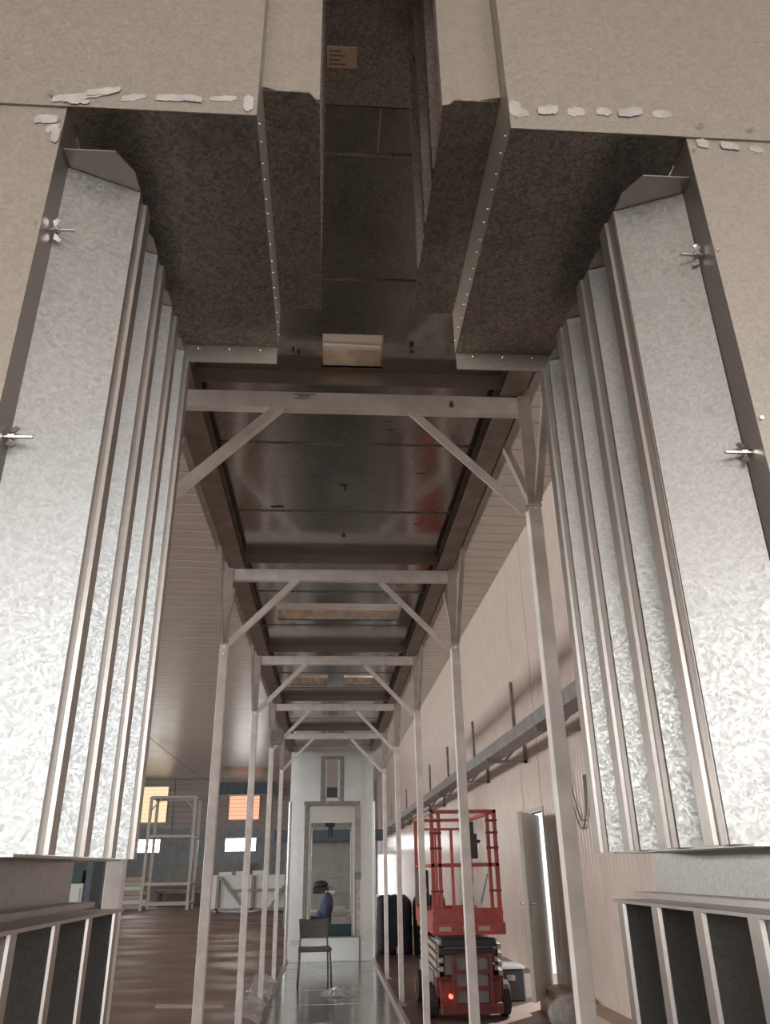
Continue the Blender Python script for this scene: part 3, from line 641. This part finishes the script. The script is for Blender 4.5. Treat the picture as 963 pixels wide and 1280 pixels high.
for x in (-0.33, -0.07, 0.10): part('plate_label', MB().box(x, x + 0.13, -0.054, -0.05, 0.84, 0.885), PAPER, lift)
for s in (-1, 1):
    for y in (0.0, LL + 0.03):
        part('rail_post', MB().box(s * (LW - 0.045), s * LW, y - 0.0, y + 0.045, 0.86, 2.07), RED, lift, bevel=0.004)
        part('rail_post', MB().box(s * (LW - 0.125), s * (LW - 0.085), y, y + 0.04, 0.86, 2.04), RED, lift, bevel=0.004)
    part('guard_rail', MB().box(s * (LW - 0.04), s * LW, 0, LL + 0.05, 2.04, 2.08).box(s * (LW - 0.035), s * (LW - 0.005), 0, LL + 0.05, 1.48, 1.51), RED, lift, bevel=0.004)
    sl = MB()
    for z in (1.0, 1.22, 1.66, 1.82, 1.95): sl.box(s * (LW - 0.13), s * (LW + 0.005), -0.012, 0.055, z, z + 0.022)
    part('rail_clamps', sl, DRED, lift, kind='stuff')
for y in (0.0, LL + 0.01):
    part('guard_rail', MB().box(-LW, LW, y, y + 0.04, 2.04, 2.08), RED, lift, bevel=0.004)
    part('guard_rail', MB().box(-LW, LW, y, y + 0.035, 1.475, 1.515), RED, lift, bevel=0.004)
part('inner_gate_bar', MB().box(-0.12, -0.09, LL - 0.02, LL + 0.02, 0.86, 1.95).box(0.09, 0.13, LL - 0.02, LL + 0.02, 0.86, 1.95).box(-0.30, 0.28, LL - 0.02, LL + 0.0, 1.93, 1.96), RED, lift, bevel=0.004)
cbx = part('control_box', MB().box(0.02, 0.15, -0.02, 0.12, 1.56, 1.82).box(0.05, 0.12, 0.0, 0.10, 1.82, 1.95).tube([(0.10, 0.03, 1.74), (0.19, 0.02, 1.74)], 0.02, 8), BLACK, lift, bevel=0.015)
part('white_grip', MB().tube([(-LW - 0.06, 0.02, 2.02), (-LW + 0.02, 0.02, 2.055)], 0.022, 8), WBOX, lift)
sb = part('side_box', MB().box(-LW - 0.12, -LW + 0.0, 0.25, 0.55, 1.08, 1.45), BLACK, lift, bevel=0.02)
part('box_label', MB().box(-LW - 0.10, -LW - 0.03, 0.246, 0.25, 1.22, 1.27), WBOX, sb)
# loose white trimmings lying in the basket
tr = part('foam_trimming', MB().bar((1.60, 9.78, 1.42), (1.74, 9.72, 1.02), 0.03, 0.04).bar((1.70, 9.72, 1.03), (1.88, 9.75, 0.99), 0.03, 0.05), WBOX, None, bevel=0.008)
tag(tr, 'bent white trim strip propped inside the red lift basket', 'trim')
bg = part('white_bag', crumple(10, 8, 0.30, 0.3, 0.16, 5), WBOX, None, (1.66, 10.0, 0.85)); tag(bg, 'small crumpled white bag on the deck of the red lift', 'bag')
sh = part('white_sheet', MB().prism([(1.25, 0.86), (1.45, 0.86), (1.44, 0.98), (1.27, 0.96)], 'y', 10.9, 10.94), WBOX, None); tag(sh, 'white board leaning at the back of the red lift deck', 'board')
# white board on a dark case right of the lift
cs = thing('tool_case', 'dark tool case with a white board on top, right of the lift', 'case', (2.24, 11.0, -0.02))
part('case_body', MB().box(-0.17, 0.17, -0.25, 0.25, 0, 0.34), BLACK, cs, bevel=0.02)
part('case_latch', MB().box(-0.05, 0.05, -0.26, -0.25, 0.22, 0.28), ZINC, cs)
wb = part('white_board', MB().box(2.05, 2.42, 10.72, 11.28, 0.325, 0.35), WBOX, None); tag(wb, 'white flat panel lying on the dark case right of the lift', 'panel')
# broom leaning on wall
br = thing('broom', 'thin grey broom handle with orange lower end leaning near the right wall', 'broom', (2.0, 12.0, 0))
part('handle', MB().tube([(2.08, 11.9, 0.62), (2.40, 12.2, 1.42)], 0.013, 8).__class__((2.0, 12.0, 0)).tube([(2.02, 11.9, 0.62), (2.30, 12.15, 1.36)], 0.014, 8), GREYP, br)
part('orange_shaft', MB((2.0, 12.0, 0)).tube([(1.93, 11.83, 0.08), (2.02, 11.9, 0.62)], 0.018, 8), ORANGE, br, label='orange lower shaft')
part('brush', MB((2.0, 12.0, 0)).box(1.80, 2.06, 11.80, 11.86, -0.02, 0.10), BLACK, br, bevel=0.01)
# grey sack near the door
sk = part('sack', MB().ball((0, 0, 0.14), 0.26, 14, 8, 1.0, 0.8, 0.62), SACKM, None, (2.42, 8.75, -0.02), smooth=True)
sk.location.z = 0.0; tag(sk, 'grey rounded sack on the floor below the open grey door', 'sack')
# dark covered bins by the far right wall
def bin_(x, y, w_, lab, rz):
    b = thing('covered_bin', lab, 'bin', (x, y, -0.02), rz, 'dark covered bins by the far right wall')
    rings = [(0.96, 0.0), (1.0, 0.1), (1.02, 0.8), (0.98, 0.92), (0.8, 0.97), (0.3, 0.985)]; vs = []; fs = []; n = 20
    for k, z in rings:
        for i in range(n):
            a = 2 * math.pi * i / n; c, s_ = math.cos(a), math.sin(a)
            q = 1 / max(abs(c), abs(s_)) ** 0.75
            wob = 1 + 0.02 * math.sin(5 * a + 3 * z)
            vs.append((c * q * w_ / 2 * k * wob, s_ * q * 0.35 * k * wob, z + 0.03 * math.sin(3 * a) * (z > 0.85)))
    for j in range(len(rings) - 1): fs += [(j * n + i, j * n + (i + 1) % n, (j + 1) * n + (i + 1) % n, (j + 1) * n + i) for i in range(n)]
    fs += [tuple(range(n))[::-1], tuple(range((len(rings) - 1) * n, len(rings) * n))]
    part('cover', MB().add(vs, fs), NAVY, b, smooth=True)
    part('tie_band', MB().tube([(math.cos(i / 12 * 2 * math.pi) * w_ * 0.5, math.sin(i / 12 * 2 * math.pi) * 0.36, 0.80) for i in range(13)], 0.012, 6), BLACK, b)
    part('white_tag', MB().box(-0.05, 0.05, -0.43, -0.405, 0.02, 0.14), WBOX, b, label='small white tag at its foot')
    return b
bin_(1.32, 16.9, 0.62, 'left one of two navy covered bins, beside the far oven wall', 0.1)
bin_(1.98, 16.7, 0.62, 'right one of two navy covered bins, nearest the red lift', -0.15)

# ================================================================== CABLE TRAY ON THE RIGHT WALL
ct = thing('cable_tray', 'long grey steel cable tray on triangular brackets along the right wall', 'tray', (2.15, 20, 2.75))
cto = Vector((2.15, 20, 2.75))
part('tray_channel', MB(cto).strip([(2.10, 2.90), (2.10, 2.76), (2.32, 2.76), (2.32, 2.84)], 'y', 2.5, 42, 0.005), GREYP, ct)
y = 5.4; i = 0
while y < 40:
    bk = part('bracket', MB(cto).bar((2.12, y, 2.73), (XW, y, 2.73), 0.04, 0.04).bar((XW - 0.025, y, 2.71), (XW - 0.025, y, 3.05), 0.04, 0.04).bar((2.36, y, 2.74), (XW - 0.03, y, 3.02), 0.03, 0.03), GREYP, ct)
    part('hanger_rod', MB(cto).bar((2.12, y + 0.95, 2.88), (2.12, y + 0.95, 3.42), 0.035, 0.035), GREYP, ct)
    y += 2.65
# loops of grey cable hanging on the right wall
cbm = MB()
for k, (a, d) in enumerate(((0.10, 0.62), (0.16, 0.70))):
    cbm.tube([(XW - 0.03, 8.1 + a + 0.62 * t, 2.75 - d * (1 - (2 * t - 1) ** 2) ** 0.6 - 0.45 * (1 - t)) for t in [i / 16 for i in range(17)]], 0.009, 6)
cl = part('cable_loop', cbm, GREYP, None, smooth=True); tag(cl, 'loops of thin grey cable hanging on the right wall past the posts', 'cable')

# ================================================================== LEFT SIDE OF THE HALL
rk = thing('steel_rack', 'tall pale grey tubular rack frame standing far off on the brown floor', 'rack', (-6.9, 37.5, -0.02))
H, Wd, D = 4.55, 1.95, 1.4
for x in (-Wd / 2, Wd / 2):
    for y in (0, D): part('upright', MB().box(x - 0.06, x + 0.06, y - 0.06, y + 0.06, 0, H), WHITE_DULL, rk)
for z in (0.18, 0.95, 2.85, H - 0.08):
    part('crossbar', MB().box(-Wd / 2, Wd / 2, -0.05, 0.05, z, z + 0.11), WHITE_DULL, rk)
    part('crossbar', MB().box(-Wd / 2, Wd / 2, D - 0.05, D + 0.05, z, z + 0.11), WHITE_DULL, rk)
    for x in (-Wd / 2, Wd / 2): part('side_bar', MB().box(x - 0.04, x + 0.04, 0, D, z, z + 0.08), WHITE_DULL, rk)
for q in (-1, 1): part('corner_brace', MB().bar((q * Wd / 2, 0, H - 0.6), (q * (Wd / 2 - 0.5), 0, H - 0.05), 0.05, 0.05), WHITE_DULL, rk)
wire = part('hanging_wire', MB().tube([(-6.6 + 1.3 * t, 29.0 + 11.72 * t, 5.99 - 0.75 * t - 0.15 * math.sin(math.pi * t)) for t in [i / 12 for i in range(13)]], 0.012, 6), BLACK, None, smooth=True)
tag(wire, 'thin dark wire slanting from the hall ceiling to the dark duct above the tall rack', 'wire')
# stacks of boards beside it
for k in range(7):
    o = part('board_pack', MB().box(-0.8 + random.uniform(-.12, .12), 0.8 + random.uniform(-.12, .12), -0.6, 0.6, 0, 0.17), (PLINTH, WBOX, BEIGE)[k % 3], None, (-8.95, 40.0, -0.02 + k * 0.185))
    tag(o, 'flat board pack left of the tall rack, ' + ('lowest of the stack', 'second from the floor', 'third from the floor', 'fourth, at mid height', 'third from the top', 'second from the top', 'topmost of the stack')[k], 'boards', 'packs of boards stacked left of the rack')
lw = part('low_bench', MB().box(-1.7, 1.7, -0.5, 0.5, 0.55, 0.68).box(-1.6, -1.5, -0.4, 0.4, 0, 0.55).box(1.5, 1.6, -0.4, 0.4, 0, 0.55), PLINTH, None, (-6.4, 42.0, -0.02)); tag(lw, 'low tan bench behind the tall rack against the far wall', 'bench')
gp = part('grey_green_hoarding', MB().box(-2.2, 2.2, -0.05, 0.05, 0, 0.95).box(-2.2, 2.2, -0.09, -0.05, 0.90, 0.97), GREENG, None, (-6.2, 43.5, 0.85)); tag(gp, 'long grey-green board standing on the far wall behind the rack', 'board')
gp.location = (-6.2, 44.3, -0.02); gp.scale = (1, 1, 1.9)
# trolley of white panels
tr2 = thing('panel_trolley', 'dark steel trolley with diagonal braces holding white insulation panels', 'trolley', (-3.1, 34.0, -0.02))
for x in (-1.15, 0.2, 1.5):
    part('upright', MB().box(x - 0.05, x + 0.05, -0.05, 0.05, 0.08, 1.30), GREYP, tr2)
part('base_frame', MB().box(-1.2, 1.6, -0.05, 0.05, 0.06, 0.16).box(-1.2, 1.6, 0.75, 0.85, 0.06, 0.16).box(-1.2, -1.1, 0, 0.8, 0.06, 0.16).box(1.5, 1.6, 0, 0.8, 0.06, 0.16), GREYP, tr2)
part('brace', MB().bar((-1.1, -0.04, 1.25), (-0.1, -0.04, 0.16), 0.07, 0.09), GREYP, tr2)
part('brace', MB().bar((1.5, -0.04, 1.0), (0.9, -0.04, 0.16), 0.07, 0.09), GREYP, tr2)
part('mid_rail', MB().box(-0.75, 1.5, -0.04, 0.04, 0.74, 0.83), GREYP, tr2)
for x in (-1.1, 1.45):
    part('castor', MB().tube([(x - 0.03, 0, 0.06), (x + 0.03, 0, 0.06)], 0.06, 10), BLACK, tr2)
for k in range(4):
    o = part('insulation_panel', MB().box(-1.55, 1.55 - 0.1 * k, 0, 0.15, 0, 1.12 + 0.04 * (k % 2)), WBOX, None, (-3.05, 34.08 + 0.16 * k, 0.14))
    tag(o, 'white insulation panel standing on the dark trolley, ' + ('front one of the row', 'second from the front', 'third from the front', 'rearmost of the row')[k], 'panel', 'insulation panels on the trolley')
for k, x in enumerate((-4.0, -3.35, -2.7)):
    o = part('white_block', MB().box(-0.25, 0.25, -0.1, 0.3, 0, 0.12 + 0.02 * k), WBOX, None, (x, 34.25, 1.30)); o.location.z = 1.30
    tag(o, 'small white block on top of the white panels, ' + ('left of the three', 'middle of the three', 'right of the three')[k], 'block', 'white blocks on the panel trolley')
cb2 = thing('blue_column', 'slim blue steel column standing behind the white panel trolley', 'column', (-2.5, 36.0, -0.02))
part('column_shaft', MB().box(-0.09, 0.09, -0.09, 0.09, 0, 4.6), BLUEST, cb2); part('column_base', MB().box(-0.2, 0.2, -0.2, 0.2, 0, 0.04), BLUEST, cb2)
pe = part('ceiling_duct', MB().box(-1.4, 1.4, -0.3, 0.3, 0, 0.55).box(-1.4, 1.4, -0.33, -0.3, 0.50, 0.58), BLUEST, None, (-4.0, 41.0, 4.85)); tag(pe, 'dark blue-grey duct slung under the ceiling before the far orange window', 'duct')
pr = MB()
for x in (-1.2, 1.2): pr.box(x - 0.02, x + 0.02, -0.02, 0.02, 0.55, 1.25)
hr = part('hanger_rods', pr, GREYP, pe)
# control cabinet glimpsed in the left gap
cc = thing('control_cabinet', 'white control cabinet with dark green top seen through the left gap', 'cabinet', (-2.62, 9.0, -0.02))
part('cabinet_body', MB().box(-0.28, 0.19, -0.2, 0.2, 0, 1.38), WBOX, cc, bevel=0.01)
part('cabinet_top', MB().box(-0.28, 0.17, -0.2, 0.2, 1.38, 1.50), TEAL, cc, bevel=0.01)
part('side_post', MB().box(0.20, 0.26, -0.2, 0.2, 0, 1.62), BLUEST, cc)
part('cabinet_door', MB().box(-0.25, 0.16, -0.215, -0.2, 0.1, 1.34), WBOX, cc)

# ================================================================== THINGS BEYOND THE FAR DOORWAY
wbn = thing('workbench', 'grey workbench seen through the far doorway with boxes on it', 'bench', (0.15, 22.0, -0.02))
part('bench_top', MB().box(-0.75, 0.75, -0.35, 0.35, 0.86, 0.92), GREENG, wbn)
part('bench_shelf', MB().box(-0.72, 0.72, -0.33, 0.33, 0.52, 0.56), WBOX, wbn)
part('low_shelf', MB().box(-0.72, 0.72, -0.33, 0.33, 0.12, 0.16), GREYP, wbn)
for x in (-0.7, 0.7):
    for y in (-0.3, 0.3): part('leg', MB().box(x - 0.03, x + 0.03, y - 0.03, y + 0.03, 0, 0.86), GREYP, wbn)
for k, (x, z, w_, h_, lab) in enumerate(((0.28, 0.14, 0.42, 0.16, 'white carton on the lowest shelf of the far workbench'), (0.30, 0.30, 0.40, 0.09, 'flat white carton on top of another under the far workbench'), (0.34, 0.54, 0.25, 0.07, 'small white tray on the middle shelf of the far workbench'))):
    o = part('carton', MB().box(-w_ / 2, w_ / 2, -0.2, 0.15, 0, h_), WBOX, None, (x, 21.9, z), bevel=0.008); tag(o, lab, 'box')
bl = part('blue_bundle', MB().ball((0, 0, 0.27), 0.15, 12, 8, 1.1, 0.8, 1.8).ball((0.06, -0.05, 0.46), 0.13, 10, 6, 1.1, 1, 1.5).ball((-0.12, 0.0, 0.2), 0.14, 10, 6, 1, 1, 1.4), BLUE, None, (-0.04, 21.35, 0.24), smooth=True)
bl.location.z = -0.02; bl.scale = (1, 1, 1.5); tag(bl, 'blue cloth bundle standing before the workbench in the far doorway', 'bundle')
db = part('dark_bag', MB().ball((0, 0, 0.24), 0.30, 12, 8, 1.1, 0.8, 0.8), NAVY, None, (-0.36, 20.9, -0.02), smooth=True); tag(db, 'dark navy bag low behind the chair in the far doorway', 'bag')
mc = thing('bench_machine', 'dark small machine on top of the workbench in the far doorway', 'machine', (-0.10, 22.0, 0.90))
part('machine_body', MB().box(-0.25, 0.15, -0.15, 0.15, 0, 0.14).ball((-0.05, 0, 0.20), 0.13, 10, 6, 1.5, 0.9, 0.8), BLACK, mc, bevel=0.01)
part('machine_arm', MB().bar((-0.1, 0, 0.22), (0.28, 0, 0.12), 0.05, 0.05), GREYP, mc)
part('white_tray', MB().box(0.06, 0.30, -0.2, -0.05, 0.0, 0.06), WBOX, mc)
bp = part('partition', MB().box(-1.3, 1.3, 0, 0.06, 0, 2.6).box(-1.3, 1.3, -0.03, 0, 1.25, 1.29), GREENG, None, (0.1, 24.5, -0.02)); tag(bp, 'plain grey-green partition behind the workbench in the far doorway', 'partition')
bm2 = part('ceiling_beam', MB().box(-1.6, 1.6, -0.15, 0.15, 0, 0.28).box(-1.6, 1.6, -0.2, 0.2, -0.02, 0.0), BLUEST, None, (0.1, 24.0, 2.20)); tag(bm2, 'dark beam above the partition beyond the far doorway', 'beam')
